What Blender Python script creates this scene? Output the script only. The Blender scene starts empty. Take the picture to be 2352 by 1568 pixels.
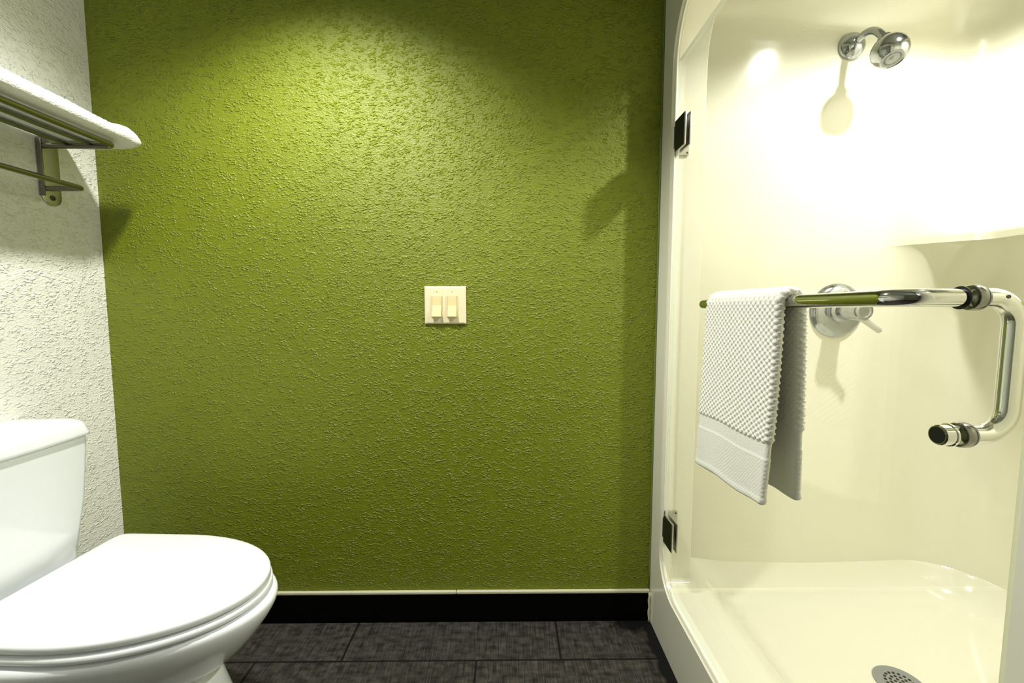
import bpy, bmesh, math, random
from mathutils import Vector, Matrix
random.seed(4)
PI = math.pi
scene = bpy.context.scene
COL = scene.collection

# ------------------------------------------------------------------ camera
H = 1.052
cam_d = bpy.data.cameras.new('camera')
cam_d.sensor_width = 36.0
cam_d.lens = 981.0 / 2352.0 * 36.0
cam_d.clip_start = 0.02
cam = bpy.data.objects.new('camera', cam_d)
COL.objects.link(cam)
cam.location = (0, 0, H)
cam.rotation_euler = (PI / 2 - math.atan(79 / 981.0), 0, -math.radians(0.6))
scene.camera = cam

# ------------------------------------------------------------------ world, lights, exposure
w = bpy.data.worlds.new('world'); scene.world = w
w.use_nodes = True
w.node_tree.nodes['Background'].inputs[0].default_value = (0.05, 0.05, 0.045, 1)
w.node_tree.nodes['Background'].inputs[1].default_value = 0.1
vs = scene.view_settings
vs.view_transform = 'Standard'; vs.look = 'None'; vs.gamma = 1.0
vs.use_curve_mapping = False
vs.exposure = 0.0
CEIL = 2.27
MAIN = (-0.53, 0.85)
SHOW = (1.22, 0.72)

def spot(name, loc, power, angle, blend, radius, color, rot=(0, 0, 0)):
    l = bpy.data.lights.new(name, 'SPOT')
    l.energy = power; l.spot_size = math.radians(angle); l.spot_blend = blend
    l.shadow_soft_size = radius; l.color = color
    o = bpy.data.objects.new(name, l); COL.objects.link(o)
    o.location = loc; o.rotation_euler = rot
    return o
spot('main_lamp', (MAIN[0], MAIN[1], CEIL - 0.05), 108, 124, 0.72, 0.045, (1.0, 0.985, 0.93), (0, 0, 0))
spot('shower_lamp', (SHOW[0], SHOW[1], CEIL - 0.05), 86, 133, 0.3, 0.03, (1.0, 0.985, 0.93))
al = bpy.data.lights.new('fill_lamp', 'AREA'); al.shape = 'RECTANGLE'; al.size = 0.7; al.size_y = 0.12  # unseen area light added as soft fill for the left wall and toilet
al.energy = 4; al.color = (0.97, 1.0, 0.97)
ao = bpy.data.objects.new('fill_lamp', al); COL.objects.link(ao)
ao.location = (0.405, -0.60, 1.80)
ao.rotation_euler = (math.radians(90), 0, math.radians(90))

# ------------------------------------------------------------------ materials
def nt_new(name):
    m = bpy.data.materials.new(name); m.use_nodes = True
    nt = m.node_tree
    return m, nt, nt.nodes['Principled BSDF']

def N(nt, t, **kw):
    n = nt.nodes.new(t)
    for k, v in kw.items(): setattr(n, k, v)
    return n

def plain(name, col, rough=0.5, metal=0.0, coat=0.0, spec=0.5, bump=None):
    m, nt, b = nt_new(name)
    b.inputs['Base Color'].default_value = (*col, 1)
    b.inputs['Roughness'].default_value = rough
    b.inputs['Metallic'].default_value = metal
    b.inputs['Coat Weight'].default_value = coat
    b.inputs['Coat Roughness'].default_value = 0.04
    b.inputs['Specular IOR Level'].default_value = spec
    if bump:
        sc, st, di = bump
        tc = N(nt, 'ShaderNodeTexCoord')
        no = N(nt, 'ShaderNodeTexNoise'); no.inputs['Scale'].default_value = sc
        no.inputs['Detail'].default_value = 4
        bp = N(nt, 'ShaderNodeBump'); bp.inputs['Strength'].default_value = st; bp.inputs['Distance'].default_value = di
        nt.links.new(tc.outputs['Object'], no.inputs['Vector'])
        nt.links.new(no.outputs['Fac'], bp.inputs['Height'])
        nt.links.new(bp.outputs[0], b.inputs['Normal'])
    return m

def textured_wall(name, col, rough, dist=0.004, squash=1.6):
    m, nt, b = nt_new(name)
    b.inputs['Roughness'].default_value = rough
    tc = N(nt, 'ShaderNodeTexCoord')
    mp = N(nt, 'ShaderNodeMapping'); mp.inputs['Scale'].default_value = (1, 1, squash)
    nt.links.new(tc.outputs['Object'], mp.inputs['Vector'])
    n1 = N(nt, 'ShaderNodeTexNoise'); n1.inputs['Scale'].default_value = 70; n1.inputs['Detail'].default_value = 2
    n2 = N(nt, 'ShaderNodeTexNoise'); n2.inputs['Scale'].default_value = 190; n2.inputs['Detail'].default_value = 4; n2.inputs['Roughness'].default_value = 0.6
    n3 = N(nt, 'ShaderNodeTexNoise'); n3.inputs['Scale'].default_value = 9; n3.inputs['Detail'].default_value = 2
    n4 = N(nt, 'ShaderNodeTexNoise'); n4.inputs['Scale'].default_value = 38; n4.inputs['Detail'].default_value = 3
    for n in (n1, n2, n3, n4): nt.links.new(mp.outputs[0], n.inputs['Vector'])
    dv = N(nt, 'ShaderNodeVectorMath', operation='MULTIPLY_ADD'); dv.inputs[1].default_value = (0.022, 0.022, 0.022)
    nt.links.new(n1.outputs['Color'], dv.inputs[0]); nt.links.new(mp.outputs[0], dv.inputs[2])
    vo = N(nt, 'ShaderNodeTexVoronoi', feature='SMOOTH_F1'); vo.inputs['Scale'].default_value = 105; vo.inputs['Smoothness'].default_value = 0.35
    nt.links.new(dv.outputs[0], vo.inputs['Vector'])
    bl = N(nt, 'ShaderNodeMapRange', interpolation_type='SMOOTHSTEP'); bl.inputs['From Min'].default_value = 0.62; bl.inputs['From Max'].default_value = 0.15
    nt.links.new(vo.outputs['Distance'], bl.inputs['Value'])
    mk = N(nt, 'ShaderNodeMapRange', interpolation_type='SMOOTHSTEP'); mk.inputs['From Min'].default_value = 0.40; mk.inputs['From Max'].default_value = 0.62
    mk.inputs['To Min'].default_value = 0.15
    nt.links.new(n4.outputs['Fac'], mk.inputs['Value'])
    mm = N(nt, 'ShaderNodeMath', operation='MULTIPLY'); nt.links.new(bl.outputs[0], mm.inputs[0]); nt.links.new(mk.outputs[0], mm.inputs[1])
    a = N(nt, 'ShaderNodeMath', operation='MULTIPLY_ADD'); a.inputs[1].default_value = 0.55
    nt.links.new(n2.outputs['Fac'], a.inputs[0]); nt.links.new(mm.outputs[0], a.inputs[2])
    bp = N(nt, 'ShaderNodeBump'); bp.inputs['Strength'].default_value = 0.7; bp.inputs['Distance'].default_value = dist
    nt.links.new(a.outputs[0], bp.inputs['Height']); nt.links.new(bp.outputs[0], b.inputs['Normal'])
    mr = N(nt, 'ShaderNodeMapRange'); mr.inputs['To Min'].default_value = 0.93; mr.inputs['To Max'].default_value = 1.07
    nt.links.new(n3.outputs['Fac'], mr.inputs['Value'])
    mx = N(nt, 'ShaderNodeVectorMath', operation='SCALE'); mx.inputs[0].default_value = col
    nt.links.new(mr.outputs[0], mx.inputs['Scale']); nt.links.new(mx.outputs[0], b.inputs['Base Color'])
    b.inputs['Specular IOR Level'].default_value = 0.4
    return m

M = {}
M['green'] = textured_wall('green_paint', (0.182, 0.222, 0.009), 0.34, 0.0052)
M['white_wall'] = textured_wall('white_paint', (0.85, 0.86, 0.77), 0.55, 0.0040)
M['ceiling'] = plain('ceiling_paint', (0.42, 0.42, 0.38), 0.7)
M['dim_wall'] = plain('taupe_paint', (0.22, 0.21, 0.17), 0.6)
M['fiberglass'] = plain('cream_fibreglass', (0.845, 0.825, 0.68), 0.13, coat=0.3)
M['porcelain'] = plain('white_porcelain', (0.90, 0.93, 0.95), 0.12, coat=0.5)
M['seat'] = plain('white_seat_plastic', (0.92, 0.95, 0.96), 0.22)
M['chrome'] = plain('polished_chrome', (0.66, 0.66, 0.63), 0.07, 1.0)
M['nickel'] = plain('dark_nickel', (0.24, 0.235, 0.215), 0.18, 1.0)
M['steel'] = plain('brushed_steel', (0.50, 0.49, 0.45), 0.3, 1.0)
M['fitting'] = plain('worn_chrome', (0.40, 0.42, 0.45), 0.13, 1.0, bump=(60, 0.25, 0.003))
M['grey_gasket'] = plain('grey_gasket', (0.20, 0.23, 0.24), 0.35)
M['black'] = plain('black_rubber', (0.006, 0.006, 0.006), 0.4)
M['dark_screw'] = plain('dark_screw', (0.08, 0.07, 0.06), 0.35, 0.8)
M['tile_base'] = plain('black_tile', (0.0015, 0.0015, 0.0015), 0.6, spec=0.05)
M['caulk'] = plain('cream_caulk', (0.62, 0.60, 0.42), 0.5, bump=(120, 0.5, 0.002))
M['ivory'] = plain('ivory_plastic', (0.90, 0.83, 0.56), 0.32)
M['ivory2'] = plain('ivory_rocker_plastic', (0.88, 0.74, 0.40), 0.35)
M['terry'] = plain('cream_terry', (0.88, 0.88, 0.80), 0.95, spec=0.1, bump=(420, 0.6, 0.0015))
M['terry_white'] = plain('white_terry', (0.88, 0.88, 0.84), 0.95, spec=0.1, bump=(300, 0.9, 0.003))
M['trim_white'] = plain('lamp_trim', (0.8, 0.8, 0.78), 0.4)
M['clear_plastic'] = plain('clear_lever', (0.62, 0.62, 0.56), 0.15, 0.4, coat=0.5)
M['drain'] = plain('drain_steel', (0.36, 0.38, 0.40), 0.38, 0.6)

def mat_emit():
    m, nt, b = nt_new('lamp_lens')
    b.inputs['Base Color'].default_value = (0.9, 0.9, 0.9, 1)
    b.inputs['Emission Color'].default_value = (0.92, 0.97, 1.0, 1)
    b.inputs['Emission Strength'].default_value = 3
    return m
M['lens'] = mat_emit()

def mat_glass(name, tint, fac_extra=0.0):
    m = bpy.data.materials.new(name); m.use_nodes = True
    nt = m.node_tree
    nt.nodes.remove(nt.nodes['Principled BSDF'])
    out = nt.nodes['Material Output']
    tr = N(nt, 'ShaderNodeBsdfTransparent'); tr.inputs[0].default_value = (*tint, 1)
    gl = N(nt, 'ShaderNodeBsdfGlossy'); gl.inputs['Roughness'].default_value = 0.01
    fr = N(nt, 'ShaderNodeFresnel')
    ge = N(nt, 'ShaderNodeNewGeometry')
    io = N(nt, 'ShaderNodeMapRange'); io.inputs['To Min'].default_value = 1.45; io.inputs['To Max'].default_value = 1 / 1.45
    nt.links.new(ge.outputs['Backfacing'], io.inputs['Value']); nt.links.new(io.outputs[0], fr.inputs['IOR'])
    mx = N(nt, 'ShaderNodeMixShader')
    nt.links.new(fr.outputs[0], mx.inputs[0]); nt.links.new(tr.outputs[0], mx.inputs[1]); nt.links.new(gl.outputs[0], mx.inputs[2])
    nt.links.new(mx.outputs[0], out.inputs['Surface'])
    return m
M['glass'] = mat_glass('clear_glass', (0.985, 0.99, 0.98))
M['glass_edge'] = plain('polished_glass_edge', (0.80, 0.86, 0.74), 0.15, coat=0.5)

def mat_floor():
    m, nt, b = nt_new('charcoal_plank_tile')
    tc = N(nt, 'ShaderNodeTexCoord')
    mp = N(nt, 'ShaderNodeMapping')
    # rows run along x; a joint between rows at y=1.197, end joints at x=-0.497, 0.16 in the far row
    mp.inputs['Location'].default_value = (0.497 + 0.6565 * 3, -1.197 + 0.325 * 9, 0)
    nt.links.new(tc.outputs['Object'], mp.inputs['Vector'])
    br = N(nt, 'ShaderNodeTexBrick')
    br.offset = 0.386; br.offset_frequency = 2; br.squash = 1.0
    br.inputs['Scale'].default_value = 1.0
    br.inputs['Brick Width'].default_value = 0.6565; br.inputs['Row Height'].default_value = 0.325
    br.inputs['Mortar Size'].default_value = 0.0035; br.inputs['Mortar Smooth'].default_value = 0.2
    br.inputs['Color1'].default_value = (1, 1, 1, 1); br.inputs['Color2'].default_value = (0.9, 0.9, 0.9, 1)
    br.inputs['Mortar'].default_value = (0.08, 0.08, 0.08, 1)
    nt.links.new(mp.outputs[0], br.inputs['Vector'])
    m2 = N(nt, 'ShaderNodeMapping'); m2.inputs['Scale'].default_value = (260, 14, 1)
    nt.links.new(tc.outputs['Object'], m2.inputs['Vector'])
    no = N(nt, 'ShaderNodeTexNoise'); no.inputs['Scale'].default_value = 1.0; no.inputs['Detail'].default_value = 4
    nt.links.new(m2.outputs[0], no.inputs['Vector'])
    m3 = N(nt, 'ShaderNodeMapping'); m3.inputs['Scale'].default_value = (30, 60, 1)
    nt.links.new(tc.outputs['Object'], m3.inputs['Vector'])
    nb = N(nt, 'ShaderNodeTexNoise'); nb.inputs['Scale'].default_value = 1.0; nb.inputs['Detail'].default_value = 3
    nt.links.new(m3.outputs[0], nb.inputs['Vector'])
    av = N(nt, 'ShaderNodeMath', operation='MULTIPLY'); nt.links.new(no.outputs['Fac'], av.inputs[0]); nt.links.new(nb.outputs['Fac'], av.inputs[1])
    rp = N(nt, 'ShaderNodeValToRGB')
    rp.color_ramp.elements[0].position = 0.14; rp.color_ramp.elements[0].color = (0.011, 0.010, 0.0085, 1)
    rp.color_ramp.elements[1].position = 0.42; rp.color_ramp.elements[1].color = (0.088, 0.077, 0.064, 1)
    nt.links.new(av.outputs[0], rp.inputs[0])
    mx = N(nt, 'ShaderNodeMix', data_type='RGBA', blend_type='MULTIPLY'); mx.inputs[0].default_value = 1
    nt.links.new(rp.outputs[0], mx.inputs[6]); nt.links.new(br.outputs['Color'], mx.inputs[7])
    # near-black band in the floor colour along the shower sill, with a ragged edge and a blot in the corner
    sx = N(nt, 'ShaderNodeSeparateXYZ'); nt.links.new(tc.outputs['Object'], sx.inputs[0])
    ns = N(nt, 'ShaderNodeTexNoise'); ns.inputs['Scale'].default_value = 22; ns.inputs['Detail'].default_value = 3
    nt.links.new(tc.outputs['Object'], ns.inputs['Vector'])
    ad = N(nt, 'ShaderNodeMath', operation='MULTIPLY_ADD'); ad.inputs[1].default_value = 0.035
    nt.links.new(ns.outputs['Fac'], ad.inputs[0]); nt.links.new(sx.outputs['X'], ad.inputs[2])
    s1 = N(nt, 'ShaderNodeMapRange'); s1.inputs['From Min'].default_value = 0.458; s1.inputs['From Max'].default_value = 0.466
    nt.links.new(ad.outputs[0], s1.inputs['Value'])
    vd = N(nt, 'ShaderNodeVectorMath', operation='DISTANCE'); vd.inputs[1].default_value = (0.405, 1.345, 0.0)
    nt.links.new(tc.outputs['Object'], vd.inputs[0])
    ad2 = N(nt, 'ShaderNodeMath', operation='MULTIPLY_ADD'); ad2.inputs[1].default_value = -0.05
    nt.links.new(ns.outputs['Fac'], ad2.inputs[0]); nt.links.new(vd.outputs['Value'], ad2.inputs[2])
    s2 = N(nt, 'ShaderNodeMapRange'); s2.inputs['From Min'].default_value = 0.02; s2.inputs['From Max'].default_value = 0.008
    nt.links.new(ad2.outputs[0], s2.inputs['Value'])
    mxx = N(nt, 'ShaderNodeMath', operation='MAXIMUM'); nt.links.new(s1.outputs[0], mxx.inputs[0]); nt.links.new(s2.outputs[0], mxx.inputs[1])
    fin = N(nt, 'ShaderNodeMix', data_type='RGBA'); nt.links.new(mxx.outputs[0], fin.inputs[0])
    nt.links.new(mx.outputs[2], fin.inputs[6]); fin.inputs[7].default_value = (0.002, 0.002, 0.002, 1)
    nt.links.new(fin.outputs[2], b.inputs['Base Color'])
    b.inputs['Roughness'].default_value = 0.62; b.inputs['Specular IOR Level'].default_value = 0.3
    bp = N(nt, 'ShaderNodeBump'); bp.inputs['Strength'].default_value = 0.5; bp.inputs['Distance'].default_value = 0.002
    sub = N(nt, 'ShaderNodeMath', operation='MULTIPLY_ADD'); sub.inputs[1].default_value = -1.5
    nt.links.new(br.outputs['Fac'], sub.inputs[0]); nt.links.new(no.outputs['Fac'], sub.inputs[2])
    nt.links.new(sub.outputs[0], bp.inputs['Height']); nt.links.new(bp.outputs[0], b.inputs['Normal'])
    return m
M['floor'] = mat_floor()

# ------------------------------------------------------------------ mesh helpers (world coordinates; children get parent inverse by offset)
def obj(name, bm, mats, parent=None, smooth=False, angle=None):
    me = bpy.data.meshes.new(name)
    bmesh.ops.recalc_face_normals(bm, faces=bm.faces[:])
    bm.to_mesh(me); bm.free()
    if not isinstance(mats, (list, tuple)): mats = [mats]
    for m in mats: me.materials.append(m)
    if smooth:
        for p in me.polygons: p.use_smooth = True
        if angle: me.set_sharp_from_angle(angle=math.radians(angle))
    o = bpy.data.objects.new(name, me); COL.objects.link(o)
    if parent:
        o.parent = parent
        base = parent; off = Vector((0, 0, 0))
        while base: off += base.location; base = base.parent
        o.location = -off
    return o

def thing(name, label, cat, loc, group=None):
    o = bpy.data.objects.new(name, None); COL.objects.link(o)
    o.location = loc; o.empty_display_size = 0.05
    o['label'] = label; o['category'] = cat
    if group: o['group'] = group
    return o

def tag(o, label, cat, group=None):
    o['label'] = label; o['category'] = cat
    if group: o['group'] = group
    return o

def structure(o, label=None):
    o['kind'] = 'structure'
    if label: o['label'] = label
    return o

def box(bm, x0, x1, y0, y1, z0, z1, bev=0.0, seg=2, mi=0):
    r = bmesh.ops.create_cube(bm, size=1.0)
    vs_ = r['verts']
    for v in vs_:
        v.co = Vector(((x0 + x1) / 2 + v.co.x * (x1 - x0), (y0 + y1) / 2 + v.co.y * (y1 - y0), (z0 + z1) / 2 + v.co.z * (z1 - z0)))
    fs = set(f for v in vs_ for f in v.link_faces)
    for f in fs: f.material_index = mi
    if bev > 0:
        es = list(set(e for v in vs_ for e in v.link_edges))
        bmesh.ops.bevel(bm, geom=es, offset=bev, segments=seg, affect='EDGES', profile=0.5)

def tube(bm, pts, r, seg=20, caps=True, radii=None):
    pts = [Vector(p) for p in pts]
    n = len(pts); rings = []
    up = None
    for i, p in enumerate(pts):
        t = (pts[min(i + 1, n - 1)] - pts[max(i - 1, 0)]).normalized()
        if up is None:
            a = Vector((0, 0, 1)) if abs(t.z) < 0.9 else Vector((1, 0, 0))
            up = (a - t * a.dot(t)).normalized()
        else:
            up = (up - t * up.dot(t)).normalized()
        s = t.cross(up)
        rr = radii[i] if radii else r
        rings.append([bm.verts.new(p + (up * math.cos(2 * PI * k / seg) + s * math.sin(2 * PI * k / seg)) * rr) for k in range(seg)])
    for a, b in zip(rings, rings[1:]):
        for k in range(seg): bm.faces.new((a[k], a[(k + 1) % seg], b[(k + 1) % seg], b[k]))
    if caps:
        bm.faces.new(rings[0][::-1]); bm.faces.new(rings[-1])
    return rings

def lathe(bm, origin, axis, prof, seg=40, cap0=True, cap1=True, mi=0):
    """prof: list of (distance along axis, radius)"""
    axis = Vector(axis).normalized(); o = Vector(origin)
    a = Vector((0, 0, 1)) if abs(axis.z) < 0.9 else Vector((1, 0, 0))
    u = (a - axis * a.dot(axis)).normalized(); v = axis.cross(u)
    rings = []
    for d, r in prof:
        r = max(r, 1e-5)
        rings.append([bm.verts.new(o + axis * d + (u * math.cos(2 * PI * k / seg) + v * math.sin(2 * PI * k / seg)) * r) for k in range(seg)])
    for A, B in zip(rings, rings[1:]):
        for k in range(seg):
            f = bm.faces.new((A[k], A[(k + 1) % seg], B[(k + 1) % seg], B[k])); f.material_index = mi
    if cap0: bm.faces.new(rings[0][::-1]).material_index = mi
    if cap1: bm.faces.new(rings[-1]).material_index = mi

def round_path(pts, r, n=8):
    """polyline with circularly rounded inner corners"""
    P = [Vector(p) for p in pts]; out = [P[0]]
    for i in range(1, len(P) - 1):
        a = (P[i - 1] - P[i]).normalized(); b = (P[i + 1] - P[i]).normalized()
        ang = a.angle(b); d = r / math.tan(ang / 2)
        s = P[i] + a * d; e = P[i] + b * d
        c = P[i] + (a + b).normalized() * (r / math.sin(ang / 2))
        va = s - c; vb = e - c; tot = va.angle(vb)
        ax = va.cross(vb).normalized()
        for k in range(n + 1):
            out.append(c + Matrix.Rotation(tot * k / n, 3, ax) @ va)
    out.append(P[-1]); return out

def loft(bm, rings, cap0=True, cap1=True, mi=0):
    R = [[bm.verts.new(p) for p in r] for r in rings]
    n = len(R[0])
    for A, B in zip(R, R[1:]):
        for k in range(n):
            bm.faces.new((A[k], A[(k + 1) % n], B[(k + 1) % n], B[k])).material_index = mi
    if cap0: bm.faces.new(R[0][::-1])
    if cap1: bm.faces.new(R[-1])
    return R

def lerp_table(t, x):
    if x <= t[0][0]: return t[0][1]
    for (x0, y0), (x1, y1) in zip(t, t[1:]):
        if x <= x1:
            f = (x - x0) / (x1 - x0); f = f * f * (3 - 2 * f) if False else f
            return y0 + (y1 - y0) * f
    return t[-1][1]

def sstep(a, b, x):
    t = min(1, max(0, (x - a) / (b - a))); return t * t * (3 - 2 * t)

# ------------------------------------------------------------------ room shell
XL, YB, XS = -1.262, 1.363, 0.478
YN = -1.45
XR = 1.58
T = 0.08
def slab(name, x0, x1, y0, y1, z0, z1, mat, label=None):
    bm = bmesh.new(); box(bm, x0, x1, y0, y1, z0, z1)
    return structure(obj(name, bm, mat), label)
slab('floor', XL - T, XS + 0.06, YN - T, YB + T, -0.06, 0.0, M['floor'], 'charcoal plank tile floor')
slab('ceiling', XL - T, XR + 0.2, YN - T, YB + 0.2, CEIL, CEIL + 0.06, M['ceiling'], 'off-white ceiling')
slab('wall_left', XL - T, XL, YN - T, YB + T, 0, CEIL, M['white_wall'], 'white textured wall behind toilet')
slab('wall_back', XL, XS, YB, YB + T, 0, CEIL, M['green'], 'glossy olive green textured wall')
slab('wall_near', XL, XR + 0.2, YN - T, YN, 0, CEIL, M['dim_wall'], 'taupe wall facing the green wall')
bm = bmesh.new()
box(bm, XS, XS + 0.07, YN, -0.12, 0, CEIL)
box(bm, XS, XS + 0.07, -0.12, YB, 2.09, CEIL)
structure(obj('wall_right', bm, M['dim_wall']), 'taupe wall around and above the shower opening')
slab('wall_shower_back', XS + 0.07, XR + 0.2, 1.443, 1.443 + T, 2.05, CEIL, M['white_wall'])
slab('wall_shower_right', XR, XR + 0.2, YN, 1.443, 2.05, CEIL, M['white_wall'])
slab('wall_shower_near', XS + 0.07, XR, -0.12 - T, -0.12, 0, CEIL, M['white_wall'])

# baseboard: black tile with one joint, cream caulk line on top
bm = bmesh.new()
box(bm, XL, -0.1725, YB - 0.010, YB, 0.0, 0.098, 0.001)
box(bm, -0.1705, XS - 0.004, YB - 0.010, YB, 0.0, 0.098, 0.001)
structure(obj('baseboard_back', bm, M['tile_base']), 'black tile baseboard under the green wall')
bm = bmesh.new()
box(bm, XL, -0.1725, YB - 0.0115, YB, 0.098, 0.1085, 0.003)
box(bm, -0.1715, XS - 0.002, YB - 0.0115, YB, 0.098, 0.1085, 0.003)
structure(obj('trim_1', bm, M['caulk']), 'cream bead along the top of the black baseboard')
bm = bmesh.new()
tube(bm, [(XS - 0.004 + 0.0015 * math.sin(k * 1.9), YB - 0.014, 0.001 + 0.0125 * k) for k in range(9)], 0.005, 8)
structure(obj('trim_2', bm, M['caulk'], smooth=True), 'ragged cream caulk between baseboard and shower')
bm = bmesh.new()
tube(bm, [(XS - 0.002 + 0.0012 * math.sin(k * 2.3), YB - 0.001, 0.11 + 0.06 * k) for k in range(34)], 0.0035, 8)
structure(obj('trim_3', bm, plain('olive_caulk', (0.16, 0.20, 0.05), 0.5), smooth=True), 'thin painted caulk line between green wall and shower')

# ------------------------------------------------------------------ shower stall
stall = thing('shower_stall', 'cream moulded fibreglass shower stall with rounded opening right of the green wall', 'shower stall', (0.97, 0.65, 0))
# opening outline in (y, z)
OY0, OY1, OZ0, OZ1 = 0.379, 1.287, 0.180, 1.935
def opening(off, n=14, rb=0.115):
    """outline of the opening, shrunk inward by off; starts at far-bottom"""
    y0, y1, z0, z1 = OY0 + off, OY1 - off, OZ0 + off, OZ1 - off
    rt = 0.19
    rb2, rt2 = max(rb - off, 0.01), max(rt - off, 0.01)
    out = []
    for cy, cz, a0, r in ((y1 - rb2, z0 + rb2, -90, rb2), (y1 - rt2, z1 - rt2, 0, rt2), (y0 + rt2, z1 - rt2, 90, rt2), (y0 + rb2, z0 + rb2, 180, rb2)):
        for k in range(n + 1):
            a = math.radians(a0 + 90 * k / n)
            out.append((cy + r * math.cos(a), cz + r * math.sin(a)))
        # extra points along straight sides come from quads
    return out
XI = 0.577
prof = [(0.0, XS), (0.0008, XS + 0.003), (0.003, XS + 0.006), (0.006, XS + 0.0072), (0.0070, XS + 0.0095), (0.0055, XS + 0.0115), (0.0030, XS + 0.0125), (0.0030, XS + 0.016)]
prof += [(0.0035, XS + 0.0165), (0.004, XI - 0.003), (0.004, XI - 0.0012), (0.003, XI)]
bm = bmesh.new()
rings = []
for off, x in prof:
    rings.append([Vector((x, y, z)) for y, z in opening(off, rb=0.115 if x < XS + 0.0162 else 0.02)])
# outer plate edge
ZT = 2.09; YP0 = -0.12
cy, cz = 0.83, 1.05
outer = []
base = opening(0.0)
for (y, z) in base:
    dy, dz = y - cy, z - cz
    s = min((YB - cy) / dy if dy > 1e-6 else ((YP0 - cy) / dy if dy < -1e-6 else 1e9), (ZT - cz) / dz if dz > 1e-6 else ((0 - cz) / dz if dz < -1e-6 else 1e9))
    outer.append([cy + dy * s, cz + dz * s])
for corner in ((YB, 0), (YB, ZT), (YP0, ZT), (YP0, 0)):
    i = min(range(len(outer)), key=lambda k: (outer[k][0] - corner[0]) ** 2 + (outer[k][1] - corner[1]) ** 2)
    outer[i] = list(corner)
ringo = [Vector((XS, a, b)) for a, b in outer]
mid = []
for a, b in zip(ringo, rings[0]):
    d = (a - b); mid.append(b + d.normalized() * min(0.02, d.length * 0.5))
loft(bm, [ringo, mid] + rings, False, False)
obj('front_frame', bm, M['fiberglass'], stall, smooth=True, angle=40)

DRX, DRY, DRZ = 1.052, 1.055, 0.045
# interior surround: outline open path from front-far, around, to front-near
SX0, SY1, SY0, RC = XI - 0.001, 1.42, -0.10, 0.17
SX1 = 1.56
def outline():
    pts = []
    n = 26
    def line(a, b, m):
        for k in range(m): pts.append((a[0] + (b[0] - a[0]) * k / m, a[1] + (b[1] - a[1]) * k / m))
    line((SX0 + 0.0, SY1), (SX1 - RC, SY1), 40)
    for k in range(n):
        a = PI / 2 * (1 - k / n); pts.append((SX1 - RC + RC * math.cos(a), SY1 - RC + RC * math.sin(a)))
    line((SX1, SY1 - RC), (SX1, SY0 + 0.1), 40)
    for k in range(8):
        a = -PI / 2 * k / 8; pts.append((SX1 - 0.1 + 0.1 * math.cos(a), SY0 + 0.1 + 0.1 * math.sin(a)))
    line((SX1 - 0.1, SY0), (SX0, SY0), 10); pts.append((SX0, SY0))
    return pts
OL = outline()
def nrm(i):
    a = OL[max(i - 1, 0)]; b = OL[min(i + 1, len(OL) - 1)]
    t = Vector((b[0] - a[0], b[1] - a[1])).normalized()
    return Vector((t.y, -t.x))   # inward (to be checked by sign)
cen = Vector((1.0, 0.6))
def inward(i):
    n_ = nrm(i); p = Vector(OL[i])
    return n_ if (cen - p).dot(n_) > 0 else -n_
def sdf_wall(x, y):
    d = min(SY1 - y, SX1 - x, y - SY0)
    cx, cy_ = SX1 - RC, SY1 - RC
    if x > cx and y > cy_: d = min(d, RC - math.hypot(x - cx, y - cy_))
    return d
def pan_z(x, y):
    r = math.hypot(x - DRX, (y - DRY))
    z = DRZ + 0.030 * sstep(0.05, 0.42, r) + 0.010 * sstep(0.3, 0.6, r)
    d = max(sdf_wall(x, y), 0)
    R_ = 0.120
    if d < R_: z += 0.085 * (1 - d / R_) ** 3.0
    z = max(z, z + (OZ0 + 0.0034 - z) * (1 - sstep(0.605, 0.760, x)))
    return z
ZW = 2.05
def ledge(z):
    # moulded ledge: flares out above, tucks back under
    if z >= 1.60: return 0.0
    if z >= 1.275: return ((1.60 - z) / 0.325) ** 2.2
    if z >= 1.252: return 1.0
    if z >= 0.86: return 1.0 - sstep(0, 1, ((1.252 - z) / 0.392) ** 0.36)
    return 0.0
zs = [0.0, 0.2, 0.35, 0.5, 0.65, 0.8] + [0.86 + 0.392 * (1 - (k / 24) ** 1.8) for k in range(25)] + [1.2525, 1.258, 1.264, 1.27, 1.275] + [1.275 + 0.325 * k / 14 for k in range(1, 15)] + [1.7, 1.8] + [1.86 + 0.19 * k / 24 for k in range(25)]
zs = sorted(set(round(z, 5) for z in zs))
bm = bmesh.new(); G = []
for z in zs:
    row = []
    for i, (x, y) in enumerate(OL):
        s = 0.0
        # weight of the ledge along the wall, fading in on the far wall
        if y > SY1 - RC - 1e-6:
            ws = sstep(1.24, 1.42, x)
        elif x > SX1 - 1e-6: ws = 1.0 - sstep(0.35, 0.15, y) if False else sstep(0.15, 0.4, y)
        else: ws = 0.0
        d = 0.135 * ws * ledge(z)
        # cove at the very top turning inward, and a slight lip
        if z > 1.885: d += 0.12 * (1 - math.sqrt(max(0, 1 - ((z - 1.885) / 0.167) ** 2)))
        n_ = inward(i)
        row.append(bm.verts.new((x + n_.x * d, y + n_.y * d, z if z > 0.01 else pan_z(x, y) - 0.012)))
    G.append(row)
for A, B in zip(G, G[1:]):
    for k in range(len(A) - 1): bm.faces.new((A[k], A[k + 1], B[k + 1], B[k]))
obj('surround_wall', bm, M['fiberglass'], stall, smooth=True, angle=60)

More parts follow.
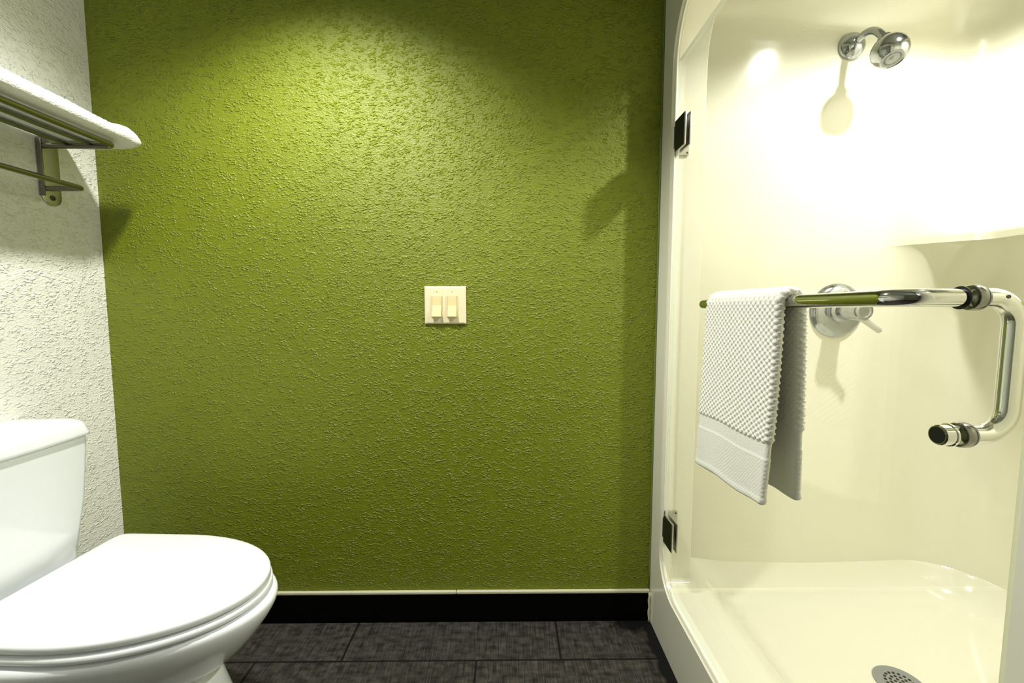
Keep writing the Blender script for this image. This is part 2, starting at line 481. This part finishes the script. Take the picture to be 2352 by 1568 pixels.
# pan
FRX = XI - 0.001
def spaced(a, b, n, p=0.75):
    """n+1 stations from a to b, denser towards both ends"""
    out = []
    for k in range(n + 1):
        t = k / n; e = 0.5 - 0.5 * math.cos(PI * t)
        out.append(a + (b - a) * (e * p + t * (1 - p)))
    return out
xs, ys = spaced(FRX, SX1, 110), spaced(SY0, SY1, 130)
bm = bmesh.new()
G = [[bm.verts.new((x, y, pan_z(x, y))) for y in ys] for x in xs]
for A, B in zip(G, G[1:]):
    for k in range(len(ys) - 1): bm.faces.new((A[k], A[k + 1], B[k + 1], B[k]))
obj('pan', bm, M['fiberglass'], stall, smooth=True)

# ------------------------------------------------------------------ drain
dr = thing('shower_drain', 'round grey metal drain grate in the shower floor', 'drain', (DRX, DRY, DRZ))
bm = bmesh.new()
lathe(bm, (DRX, DRY, DRZ - 0.004), (0, 0, 1), [(0, 0.058), (0.006, 0.060), (0.0085, 0.057), (0.008, 0.052)], 48, True, False)
obj('rim', bm, M['drain'], dr, smooth=True, angle=50)
bm = bmesh.new()
lathe(bm, (DRX, DRY, DRZ - 0.003), (0, 0, 1), [(0, 0.0525), (0.0072, 0.052), (0.0078, 0.001)], 48)
obj('grate', bm, M['drain'], dr, smooth=True, angle=50)
bm = bmesh.new()
for ring, cnt in ((0.0, 1), (0.011, 6), (0.0215, 12), (0.033, 18)):
    for k in range(cnt):
        a = 2 * PI * k / cnt + ring * 40
        r0 = 0.0037
        lathe(bm, (DRX + ring * math.cos(a), DRY + ring * math.sin(a), DRZ + 0.0047), (0, 0, 1), [(0, r0), (0.0003, r0)], 10)
obj('drain_hole', bm, M['black'], dr)['kind'] = 'stuff'

# ------------------------------------------------------------------ shower head
def bez(p0, p1, p2, n=14):
    p0, p1, p2 = map(Vector, (p0, p1, p2))
    return [p0 * (1 - t) ** 2 + p1 * 2 * t * (1 - t) + p2 * t * t for t in [k / n for k in range(n + 1)]]
FX, FZ = 1.093, 1.877
sh = thing('showerhead', 'chrome ball shower head on a short curved arm high on the shower wall', 'shower head', (FX, SY1, FZ))
bm = bmesh.new()
lathe(bm, (FX, SY1, FZ), (0, -1, 0), [(0, 0.040), (0.003, 0.041), (0.010, 0.039), (0.019, 0.034), (0.027, 0.025), (0.032, 0.014), (0.033, 0.009)], 40, True, True)
obj('flange', bm, M['fitting'], sh, smooth=True, angle=70)
HC = Vector((FX + 0.002, 1.275, 1.783))
HA = Vector((-0.05, -0.42, -0.88)).normalized()
bm = bmesh.new()
tube(bm, bez((FX, SY1 - 0.02, FZ), (FX, 1.335, FZ + 0.030), HC - HA * 0.042, 16), 0.0105, 20)
obj('arm', bm, M['fitting'], sh, smooth=True, angle=60)
bm = bmesh.new()
lathe(bm, HC, HA, [(-0.058, 0.011), (-0.055, 0.017), (-0.046, 0.018), (-0.040, 0.015)], 28)
obj('swivel_nut', bm, M['fitting'], sh, smooth=True, angle=40)
bm = bmesh.new()
lathe(bm, HC, HA, [(-0.044, 0.012), (-0.040, 0.022), (-0.030, 0.034), (-0.015, 0.0425), (0.0, 0.045), (0.012, 0.0435), (0.024, 0.038), (0.031, 0.032), (0.034, 0.029), (0.032, 0.026)], 44, True, False)
obj('head_shell', bm, M['fitting'], sh, smooth=True, angle=70)
bm = bmesh.new()
lathe(bm, HC, HA, [(0.032, 0.0265), (0.028, 0.024), (0.032, 0.021), (0.032, 0.016), (0.028, 0.013), (0.033, 0.008), (0.035, 0.001)], 40)
obj('spray_face', bm, M['drain'], sh, smooth=True, angle=40)

# ------------------------------------------------------------------ mixer valve
VX, VZ = 1.098, 1.040
vv = thing('shower_valve', 'round chrome shower mixer valve with lever handle below the shower head', 'shower valve', (VX, SY1, VZ))
bm = bmesh.new()
lathe(bm, (VX, SY1, VZ), (0, -1, 0), [(0, 0.088), (0.003, 0.090), (0.008, 0.087), (0.016, 0.078), (0.021, 0.064), (0.023, 0.045), (0.024, 0.034)], 56)
obj('escutcheon', bm, M['fitting'], vv, smooth=True, angle=60)
bm = bmesh.new()
lathe(bm, (VX, SY1 - 0.02, VZ), (0, -1, 0), [(0, 0.040), (0.010, 0.038), (0.014, 0.029), (0.060, 0.028), (0.066, 0.025), (0.072, 0.025)], 40)
obj('sleeve', bm, M['fitting'], vv, smooth=True, angle=35)
bm = bmesh.new()
lathe(bm, (VX, SY1 - 0.088, VZ), (0, -1, 0), [(0, 0.024), (0.003, 0.030), (0.022, 0.030), (0.027, 0.027), (0.029, 0.020), (0.027, 0.016), (0.028, 0.008), (0.026, 0.001)], 40)
obj('hub', bm, M['fitting'], vv, smooth=True, angle=35)
bm = bmesh.new()
tube(bm, [(VX - 0.004, SY1 - 0.100, VZ - 0.018), (VX + 0.020, SY1 - 0.102, VZ - 0.034), (VX + 0.040, SY1 - 0.106, VZ - 0.050), (VX + 0.054, SY1 - 0.110, VZ - 0.061), (VX + 0.057, SY1 - 0.111, VZ - 0.0635)], 0.008, 16, radii=[0.010, 0.0095, 0.0085, 0.0085, 0.006])
obj('lever', bm, M['clear_plastic'], vv, smooth=True, angle=60)

# ------------------------------------------------------------------ shower door
XG = 0.493
door = thing('shower_door', 'frameless clear glass shower door with chrome towel bar and pull', 'shower door', (XG, 0.85, 0.19))
GY0, GY1, GZ0, GZ1 = 0.392, 1.272, 0.200, 1.752
bm = bmesh.new()
box(bm, XG - 0.004, XG + 0.004, GY0, GY1, GZ0, GZ1)
for f in bm.faces: f.material_index = 0 if abs(f.normal.x) > 0.5 else 1
bm.normal_update()
for f in bm.faces: f.material_index = 0 if abs(f.normal.x) > 0.5 else 1
obj('glass_panel', bm, [M['glass'], M['glass_edge']], door)

def hinge(zc):
    hz = 0.044
    bm = bmesh.new()
    # wall plate on the jamb return
    box(bm, XG - 0.005, XG + 0.036, 1.2765, 1.2825, zc - hz - 0.004, zc + hz + 0.006, 0.0022)
    h = obj('hinge', bm, M['steel'], door, smooth=True, angle=40)
    h['label'] = 'black-faced steel hinge'
    for s, m, nm in ((-1, M['nickel'], 'clamp_plate'), (1, M['nickel'], 'clamp_plate')):
        bm = bmesh.new()
        x0, x1 = (XG - 0.0105, XG - 0.0045) if s < 0 else (XG + 0.0042, XG + 0.0088)
        box(bm, x0, x1, 1.203, 1.268, zc - hz, zc + hz, 0.0015)
        p = obj(nm, bm, M['steel'], h, smooth=True, angle=40)
        if s < 0:
            bm = bmesh.new(); box(bm, x0 - 0.0006, x0 + 0.0002, 1.205, 1.267, zc - hz + 0.0025, zc + hz - 0.0015)
            obj('black_cover', bm, M['black'], h)
    bm = bmesh.new()
    tube(bm, [(XG - 0.006, 1.273, zc - 0.030), (XG - 0.006, 1.273, zc + 0.030)], 0.0055, 16)
    obj('hinge_pin', bm, M['nickel'], h, smooth=True, angle=50)
    for dz in (-hz + 0.003, hz - 0.001):
        bm = bmesh.new(); lathe(bm, (XG + 0.030, 1.2767, zc + dz), (0, -1, 0), [(0, 0.0034), (0.0008, 0.003), (0.0006, 0.0012)], 14)
        obj('screw', bm, M['dark_screw'], h, smooth=True, angle=30)
hinge(1.540)
hinge(0.370)

BX, BZ, BR = 0.425, 1.058, 0.0098
YNB, YFB = 0.458, 0.943
bm = bmesh.new()
pth = round_path([(XG - 0.004, YFB, BZ), (BX, YFB, BZ), (BX, YNB, BZ + 0.004), (XG - 0.004, YNB, BZ + 0.004)], 0.026, 10)
tube(bm, pth, BR, 28)
bar = obj('towel_bar', bm, M['chrome'], door, smooth=True, angle=60)
def collar(x0, x1, y, z, r0, r1, mat, parent, name='collar'):
    bm = bmesh.new(); L_ = x1 - x0
    lathe(bm, (x0, y, z), (1, 0, 0), [(0, r0 * 0.93), (L_ * 0.15, r0), (L_ * 0.85, r1), (L_, r1 * 0.95)], 36)
    return obj(name, bm, mat, parent, smooth=True, angle=50)
ZG = BZ - 0.147
collar(XG - 0.0175, XG - 0.0062, YFB, BZ, 0.0125, 0.0135, M['nickel'], bar)
collar(XG - 0.0052, XG - 0.0042, YNB, BZ + 0.004, 0.0125, 0.0125, M['black'], bar, 'gasket')
bm = bmesh.new()
GX = 0.551
pth = round_path([(XG + 0.004, YNB, BZ + 0.004), (GX, YNB, BZ + 0.004), (GX, YNB, ZG), (XG + 0.004, YNB, ZG)], 0.030, 12)
tube(bm, pth, 0.0105, 28)
pull = obj('pull_handle', bm, M['chrome'], door, smooth=True, angle=60)
for z in (BZ + 0.004, ZG):
    collar(XG + 0.0042, XG + 0.0135, YNB, z, 0.0138, 0.0140, M['nickel'], pull)
    collar(XG + 0.0135, XG + 0.0175, YNB, z, 0.0136, 0.0125, M['grey_gasket'], pull, 'washer')
bm = bmesh.new()
lathe(bm, (XG - 0.004, YNB, ZG), (-1, 0, 0), [(0, 0.0125), (0.002, 0.0125), (0.0022, 0.0115), (0.0125, 0.0112), (0.0138, 0.0100), (0.0138, 0.0092)], 36, True, True)
cap = obj('end_cap', bm, M['chrome'], pull, smooth=True, angle=40)
bm = bmesh.new()
lathe(bm, (XG - 0.0172, YNB, ZG), (-1, 0, 0), [(0, 0.0094), (0.0009, 0.0090)], 32)
obj('cap_face', bm, M['black'], pull)
bm = bmesh.new()
lathe(bm, (GX - 0.022, YNB - 0.0098, BZ + 0.005), (0, -1, 0), [(0, 0.0022), (0.0012, 0.002)], 14)
obj('set_screw', bm, M['dark_screw'], pull)

# ------------------------------------------------------------------ hand towel over the bar
def hand_towel():
    bm = bmesh.new()
    th = 0.0125
    rr = BR + th / 2 + 0.001
    L1, L2 = 0.333, 0.305
    ds = 0.0019
    arc = PI * rr
    tot = L1 + arc + L2
    ns = int(tot / ds)
    W = 0.230; YC = 0.748
    nw = 128; ne = 6
    loop = []   # (w in [-1,1], side offset, normal) around a flat stadium
    hw = W / 2 - th / 2
    for k in range(nw): loop.append((-hw + 2 * hw * k / nw, 1.0, 0.0))
    for k in range(ne): a = PI * k / ne; loop.append((hw + th / 2 * math.sin(a), math.cos(a), math.sin(a)))
    for k in range(nw): loop.append((hw - 2 * hw * k / nw, -1.0, 0.0))
    for k in range(ne): a = PI * k / ne; loop.append((-hw - th / 2 * math.sin(a), -math.cos(a), -math.sin(a)))
    rings = []
    for i in range(ns + 1):
        s = tot * i / ns
        if s < L1:
            q = (L1 - s) / L1        # 1 at the hem
            c = Vector((BX - rr, 0, BZ - (L1 - s))); n_ = Vector((-1, 0, 0)); side = 0
        elif s < L1 + arc:
            a = (s - L1) / rr; q = 0
            c = Vector((BX - rr * math.cos(a), 0, BZ + rr * math.sin(a))); n_ = Vector((-math.cos(a), 0, math.sin(a))); side = 1
        else:
            q = (s - L1 - arc) / L2
            c = Vector((BX + rr, 0, BZ - (s - L1 - arc))); n_ = Vector((1, 0, 0)); side = 2
        e = min(s, tot - s)          # distance from nearest hem
        waffle = sstep(0.108, 0.112, e)
        band = sstep(0.080, 0.084, e) * (1 - waffle)
        terry = 1 - sstep(0.078, 0.082, e)
        row = []
        for (wv, sg, en) in loop:
            u = wv / (W / 2)
            pu, pv = 0.0108, 0.0086
            wa = wv if sg > -0.5 or abs(en) > 0.1 else wv
            r_ = s / pv
            ph = 0.5 * (int(math.floor(r_)) % 2)
            da, db = wa / 0.0130, s / 0.0105
            bump_ = abs(math.sin(PI * (da + db))) ** 0.6 * abs(math.sin(PI * (da - db))) ** 0.6
            t = th / 2 * (1 - 0.22 * band - 0.08 * terry) + 0.0038 * bump_ * waffle - 0.0013 * waffle
            if terry > 0.5: t += 0.0006 * math.sin(wa * 900 + s * 300) * math.sin(s * 1100) + 0.0012 * sstep(0.016, 0.008, e)
            if e < 0.006: t *= 0.45 + 0.55 * math.sqrt(max(0, 1 - (1 - e / 0.006) ** 2))
            p = c + n_ * (t * sg)
            yy = YC - wv - (en * (t - th / 2))   # wv positive = near the camera
            p.y = yy
            f = q * q
            if side == 0:
                p.x += -0.006 * f + 0.0025 * f * math.sin(u * 4.0 + s * 9)
                p.y += 0.008 * f * (u + 1) / 2 + 0.020 * q * (1 - u) / 2
                p.z += (0.014 * (1 + u) / 2 - 0.003 * math.sin(u * 5)) * f
            elif side == 2:
                p.x += 0.012 * q + 0.004 * f * math.sin(u * 5.0)
                p.z += 0.012 * f * (u - 1)
            row.append(p)
        rings.append(row)
    loft(bm, rings, True, True)
    return bm
t_ = obj('hand_towel', hand_towel(), M['terry'], smooth=True)
tag(t_, 'cream waffle-weave hand towel folded over the chrome bar on the glass door', 'towel')

# ------------------------------------------------------------------ light switch
sw = thing('light_switch', 'ivory double rocker light switch on the green wall', 'light switch', (-0.1965, YB, 1.058))
PX0, PX1, PZ0, PZ1 = -0.262, -0.131, 0.9985, 1.1170
bm = bmesh.new()
d0, d1 = 0.0015, 0.0065
def frm(x0, x1, z0, z1, y): return [Vector((x0, y, z0)), Vector((x1, y, z0)), Vector((x1, y, z1)), Vector((x0, y, z1))]
loft(bm, [frm(PX0, PX1, PZ0, PZ1, YB), frm(PX0, PX1, PZ0, PZ1, YB - 0.003), frm(PX0 + 0.0015, PX1 - 0.0015, PZ0 + 0.0015, PZ1 - 0.0015, YB - 0.0045), frm(PX0 + 0.006, PX1 - 0.006, PZ0 + 0.0045, PZ1 - 0.0045, YB - 0.0065)], True, True)
obj('wall_plate', bm, M['ivory'], sw)
for x0 in (-0.2405, -0.1918):
    x1 = x0 + 0.0345; z0, z1 = 1.0215, 1.0885; zm = 1.0575
    bm = bmesh.new()
    e = 0.0022
    # collar frame of the device, slightly proud of the plate
    box(bm, x0, x0 + e, YB - 0.0092, YB - 0.006, z0, z1, 0.0005)
    box(bm, x1 - e, x1, YB - 0.0092, YB - 0.006, z0, z1, 0.0005)
    fr = obj('switch_frame', bm, M['ivory2'], sw)
    bm = bmesh.new()
    xa, xb = x0 + e + 0.0008, x1 - e - 0.0008
    pr_ = [(YB - 0.006, z1 - 0.001), (YB - 0.0078, z1 - 0.001), (YB - 0.0082, zm), (YB - 0.0165, z0 + 0.0015), (YB - 0.0160, z0 - 0.0005), (YB - 0.006, z0 - 0.0005)]
    loft(bm, [[Vector((xa, y, z)) for y, z in pr_], [Vector((xb, y, z)) for y, z in pr_]], True, True)
    obj('rocker', bm, M['ivory2'], sw)
    for z in (1.0105, 1.1005):
        bm = bmesh.new(); lathe(bm, ((x0 + x1) / 2, YB - 0.0062, z), (0, -1, 0), [(0, 0.0021), (0.0010, 0.0017), (0.0006, 0.0007)], 12)
        obj('screw', bm, plain('ivory_screw', (0.55, 0.45, 0.22), 0.4), sw)

# ------------------------------------------------------------------ towel rack
rk = thing('towel_rack', 'chrome hotel towel shelf with lower bar on the white wall above the toilet', 'towel rack', (XL, 0.90, 1.43))
RY1, RY0 = 1.200, 0.52
ZR, ZB = 1.484, 1.372
RR = 0.0072
bm = bmesh.new()
tube(bm, round_path([(XL + 0.006, RY1, ZR), (-1.056, RY1, ZR), (-1.056, RY0, ZR), (XL + 0.006, RY0, ZR)], 0.022, 8), RR, 18)
obj('shelf_frame', bm, M['nickel'], rk, smooth=True, angle=60)
for x in (-1.121, -1.183):
    bm = bmesh.new(); tube(bm, [(x, RY1 - 0.003, ZR + 0.004), (x, RY0 + 0.003, ZR + 0.004)], 0.0052, 16)
    obj('shelf_rod', bm, M['nickel'], rk, smooth=True, angle=60)
bm = bmesh.new()
tube(bm, round_path([(XL + 0.004, RY1, ZB), (-1.150, RY1, ZB), (-1.150, RY0, ZB), (XL + 0.004, RY0, ZB)], 0.014, 8), RR * 0.95, 18)
obj('hanging_bar', bm, M['nickel'], rk, smooth=True, angle=60)
for ys in (1.222, 0.50):
    bm = bmesh.new()
    # wall bracket: flat plate with a half-round foot and head
    R_ = 0.026; zt, zb = 1.505, 1.357
    prof2 = []
    for k in range(17):
        a = PI * k / 16; prof2.append((ys + R_ * math.cos(a), zt + R_ * math.sin(a)))
    for k in range(17):
        a = PI + PI * k / 16; prof2.append((ys + R_ * math.cos(a), zb + R_ * math.sin(a)))
    loft(bm, [[Vector((XL, y, z)) for y, z in prof2], [Vector((XL + 0.004, y, z)) for y, z in prof2], [Vector((XL + 0.005, ys + (y - ys) * 0.94, 1.43 + (z - 1.43) * 0.99)) for y, z in prof2]], True, True)
    br_ = obj('wall_bracket', bm, M['steel'], rk, smooth=True, angle=35)
    bm = bmesh.new()
    s = -1 if ys > 1 else 1
    yf = ys + s * R_
    box(bm, XL + 0.001, XL + 0.016, min(yf, yf + s * 0.004), max(yf, yf + s * 0.004), 1.352, 1.502, 0.0012)
    obj('bracket_flange', bm, M['nickel'], br_, smooth=True, angle=40)
    for z in (1.352, 1.512):
        bm = bmesh.new(); lathe(bm, (XL + 0.005, ys, z), (1, 0, 0), [(0, 0.0075), (0.002, 0.0068), (0.0035, 0.0035), (0.0037, 0.0005)], 18)
        obj('screw', bm, M['dark_screw'] if z < 1.4 else M['chrome'], br_, smooth=True, angle=40)

# folded bath towel on the rack
bm = bmesh.new()
tw = []
ny_ = 90
for j in range(ny_ + 1):
    y = 0.50 + (1.268 - 0.50) * (1 - (1 - j / ny_) ** 1.6)
    e = min(y - 0.50, 1.268 - y)
    k = math.sqrt(max(0.0, 1 - (1 - min(e / 0.032, 1)) ** 2)) if e < 0.032 else 1.0
    k = 0.10 + 0.90 * k
    droop = -0.005 * sstep(1.205, 1.262, y)
    zc = ZR + RR + 0.004
    hgt = 0.050 + 0.010 * sstep(1.15, 0.85, y) + 0.004 * math.sin(y * 11 + 1) - 0.008 * sstep(1.05, 1.2, y) + 0.013 * math.exp(-((y - 1.235) / 0.035) ** 2)
    xw0, xw1 = -1.245, -1.030 + 0.004 * math.sin(y * 9) - 0.010 * (1 - k)
    ring = []
    n = 40
    cx, cz_ = (xw0 + xw1) / 2, zc + hgt / 2
    for q in range(n):
        a = 2 * PI * q / n
        ca, sa = math.cos(a), math.sin(a)
        ex = 2 / 5.5
        px = cx + (xw1 - xw0) / 2 * (abs(ca) ** ex) * (1 if ca > 0 else -1)
        pz = cz_ + hgt / 2 * k * (abs(sa) ** (2 / 2.4)) * (1 if sa > 0 else -1) + droop
        if sa < 0 and y < 1.2: pz = max(pz, ZR + 0.0102) if px < -1.05 else pz
        pz += 0.0010 * math.sin(y * 420) * math.sin(px * 400 + pz * 500)
        ring.append(Vector((px, y, pz)))
    tw.append(ring)
loft(bm, tw)
t2 = obj('bath_towel', bm, M['terry_white'], smooth=True)
tag(t2, 'thick white folded bath towel lying on the chrome towel rack', 'towel')

# ------------------------------------------------------------------ toilet
TC = Vector((XL, 0.945, 0)); TR = Matrix.Rotation(math.radians(-2.5), 3, 'Z')
toilet = thing('toilet', 'white two-piece toilet with closed lid against the white wall', 'toilet', TC)
def tp(x, y, z): return TC + TR @ Vector((x, y, z))    # x out from the wall, y sideways
def egg(xb, xf, hw, z, n=72, xm=None, pb=3.6, pf=2.0, cyo=0.0):
    """plan outline: squarish at the back (xb), elliptical towards the front (xf)"""
    if xm is None: xm = xb + (xf - xb) * 0.38
    out = []
    for k in range(n):
        a = 2 * PI * k / n
        ca, sa = math.cos(a), math.sin(a)
        if ca >= 0: p = pf; L_ = xf - xm
        else: p = pb; L_ = xm - xb
        pp = 2.0 / p
        x = xm + L_ * (abs(ca) ** pp) * (1 if ca > 0 else -1)
        y = hw * (abs(sa) ** pp) * (1 if sa > 0 else -1)
        out.append(tp(x, y + cyo, z))
    return out
# seat lid
XB_, XF_ = 0.199, 0.712
bm = bmesh.new()
R1 = [egg(XB_ + 0.012, XF_ - 0.014, 0.182, 0.4245, pb=20), egg(XB_ + 0.001, XF_ - 0.001, 0.1945, 0.4248, pb=20), egg(XB_, XF_, 0.1955, 0.4262, pb=20), egg(XB_, XF_, 0.1955, 0.4345, pb=20), egg(XB_ + 0.001, XF_ - 0.0015, 0.1942, 0.4375, pb=20), egg(XB_ + 0.004, XF_ - 0.006, 0.190, 0.4395, pb=20), egg(XB_ + 0.012, XF_ - 0.016, 0.181, 0.4408, pb=20), egg(XB_ + 0.04, XF_ - 0.05, 0.155, 0.4425, pb=5), egg(XB_ + 0.10, XF_ - 0.18, 0.07, 0.444)]
loft(bm, R1)
obj('lid', bm, M['seat'], toilet, smooth=True, angle=60)
bm = bmesh.new()
R1 = [egg(XB_ + 0.02, XF_ - 0.012, 0.180, 0.3990, pb=6), egg(XB_ + 0.02, XF_ - 0.016, 0.180, 0.4040, pb=6), egg(XB_ + 0.015, XF_ + 0.001, 0.1962, 0.4045, pb=6), egg(XB_ + 0.015, XF_ + 0.003, 0.1982, 0.4075, pb=6), egg(XB_ + 0.015, XF_ + 0.003, 0.1980, 0.4140, pb=6), egg(XB_ + 0.016, XF_ + 0.000, 0.1955, 0.4170, pb=6), egg(XB_ + 0.018, XF_ - 0.006, 0.190, 0.4185, pb=6)]
loft(bm, R1)
obj('seat', bm, M['seat'], toilet, smooth=True, angle=60)
for s in (-1, 1):
    bm = bmesh.new()
    c = tp(XB_ + 0.002, 0.078 * s, 0.421)
    lathe(bm, c - TR @ Vector((0, 0.018, 0)), TR @ Vector((0, 1, 0)), [(0, 0.010), (0.002, 0.012), (0.034, 0.012), (0.036, 0.010)], 20)
    obj('seat_hinge', bm, M['seat'], toilet, smooth=True, angle=40)
# bowl: z, back, front, half width, (front exponent)
bowl = [(0.3985, 0.10, XF_ + 0.000, 0.190), (0.3978, 0.085, XF_ + 0.009, 0.200), (0.3955, 0.08, XF_ + 0.015, 0.206), (0.388, 0.08, XF_ + 0.018, 0.209), (0.375, 0.08, XF_ + 0.015, 0.207), (0.355, 0.08, XF_ + 0.004, 0.201), (0.330, 0.08, XF_ - 0.014, 0.190),
        (0.305, 0.09, XF_ - 0.034, 0.176), (0.280, 0.10, XF_ - 0.057, 0.160), (0.260, 0.11, XF_ - 0.078, 0.144), (0.242, 0.12, XF_ - 0.102, 0.128), (0.230, 0.12, XF_ - 0.124, 0.114)]
bm = bmesh.new()
loft(bm, [egg(xb, xf, hw, z, pb=2.6) for z, xb, xf, hw in bowl])
obj('bowl', bm, M['porcelain'], toilet, smooth=True, angle=70)
ped = [(0.236, 0.12, 0.578, 0.106), (0.222, 0.12, 0.590, 0.108), (0.19, 0.12, 0.602, 0.111), (0.12, 0.12, 0.628, 0.116), (0.05, 0.12, 0.650, 0.122), (0.02, 0.12, 0.657, 0.126), (0.0, 0.12, 0.659, 0.127)]
bm = bmesh.new()
loft(bm, [egg(xb, xf, hw, z, pb=2.6, pf=2.3) for z, xb, xf, hw in ped])
obj('pedestal', bm, M['porcelain'], toilet, smooth=True, angle=60)
# tank: rounded box lofted, front slightly bowed
def tank_ring(x0, x1, hw, z, r, bow=0.010, n=10):
    out = []
    def arc_(cx, cy2, a0):
        for k in range(n + 1):
            a = math.radians(a0 + 90 * k / n)
            x = cx + r * math.cos(a); y = cy2 + r * math.sin(a)
            if x > (x0 + x1) / 2: x += bow * (1 - (y / hw) ** 2)
            out.append(TC + Vector((x, y, z)))
    def side(p, q, m=8):
        for k in range(1, m):
            x = p[0] + (q[0] - p[0]) * k / m; y = p[1] + (q[1] - p[1]) * k / m
            if x > (x0 + x1) / 2: x += bow * (1 - (y / hw) ** 2)
            out.append(TC + Vector((x, y, z)))
    arc_(x1 - r, hw - r, 0); side((x1 - r, hw), (x0 + r, hw))
    arc_(x0 + r, hw - r, 90); side((x0, hw - r), (x0, -hw + r))
    arc_(x0 + r, -hw + r, 180); side((x0 + r, -hw), (x1 - r, -hw))
    arc_(x1 - r, -hw + r, 270); side((x1, -hw + r), (x1, hw - r))
    return out
bm = bmesh.new()
TX = 0.158
loft(bm, [tank_ring(0.02, TX - 0.03, 0.085, 0.400, 0.02), tank_ring(0.012, TX - 0.008, 0.116, 0.406, 0.024), tank_ring(0.006, TX, 0.126, 0.418, 0.022), tank_ring(0.004, TX + 0.003, 0.136, 0.49, 0.020), tank_ring(0.003, TX + 0.006, 0.148, 0.56, 0.018), tank_ring(0.002, TX + 0.008, 0.156, 0.64, 0.018), tank_ring(0.002, TX + 0.009, 0.161, 0.70, 0.018), tank_ring(0.002, TX + 0.009, 0.162, 0.722, 0.018)])
obj('tank', bm, M['porcelain'], toilet, smooth=True, angle=60)
bm = bmesh.new()
loft(bm, [tank_ring(0.003, TX + 0.008, 0.156, 0.7225, 0.018), tank_ring(0.001, TX + 0.015, 0.1655, 0.7230, 0.020), tank_ring(0.001, TX + 0.0165, 0.167, 0.7245, 0.020), tank_ring(0.001, TX + 0.016, 0.1665, 0.732, 0.020), tank_ring(0.001, TX + 0.011, 0.162, 0.752, 0.022), tank_ring(0.001, TX + 0.008, 0.159, 0.758, 0.022), tank_ring(0.003, TX + 0.001, 0.152, 0.764, 0.024), tank_ring(0.010, TX - 0.015, 0.138, 0.769, 0.024), tank_ring(0.03, TX - 0.045, 0.11, 0.772, 0.02), tank_ring(0.05, TX - 0.07, 0.08, 0.773, 0.01, 0.0)])
obj('tank_lid', bm, M['porcelain'], toilet, smooth=True, angle=60)

# ------------------------------------------------------------------ ceiling lights and an added fill light fixture out of frame
for (x, y), lab in ((MAIN, 'round white recessed ceiling light in front of the green wall'), (SHOW, 'round white recessed ceiling light above the shower')):
    c = thing('ceiling_light', lab, 'ceiling light', (x, y, CEIL))
    bm = bmesh.new(); lathe(bm, (x, y, CEIL), (0, 0, -1), [(0, 0.085), (0.006, 0.083), (0.010, 0.074), (0.004, 0.064), (0.002, 0.062)], 40, False, False)
    obj('trim_ring', bm, M['trim_white'], c, smooth=True)
    bm = bmesh.new(); lathe(bm, (x, y, CEIL), (0, 0, -1), [(0.0, 0.062), (0.003, 0.0615), (0.005, 0.001)], 36)
    obj('lens', bm, M['lens'], c, smooth=True)
vl = thing('fill_light_bar', 'added unseen white fill light bar on the taupe wall beside the shower', 'wall light', (XS, -0.60, 1.80))  # fixture made up to house the added fill lamp
bm = bmesh.new(); box(bm, XS - 0.022, XS, -0.98, -0.22, 1.73, 1.87, 0.006)
obj('backplate', bm, M['steel'], vl)
bm = bmesh.new(); box(bm, XS - 0.066, XS - 0.022, -0.96, -0.24, 1.745, 1.855, 0.012, 3)
obj('diffuser', bm, M['lens'], vl, smooth=True, angle=40)
print('verts', sum(len(o.data.vertices) for o in bpy.data.objects if o.type == 'MESH'))
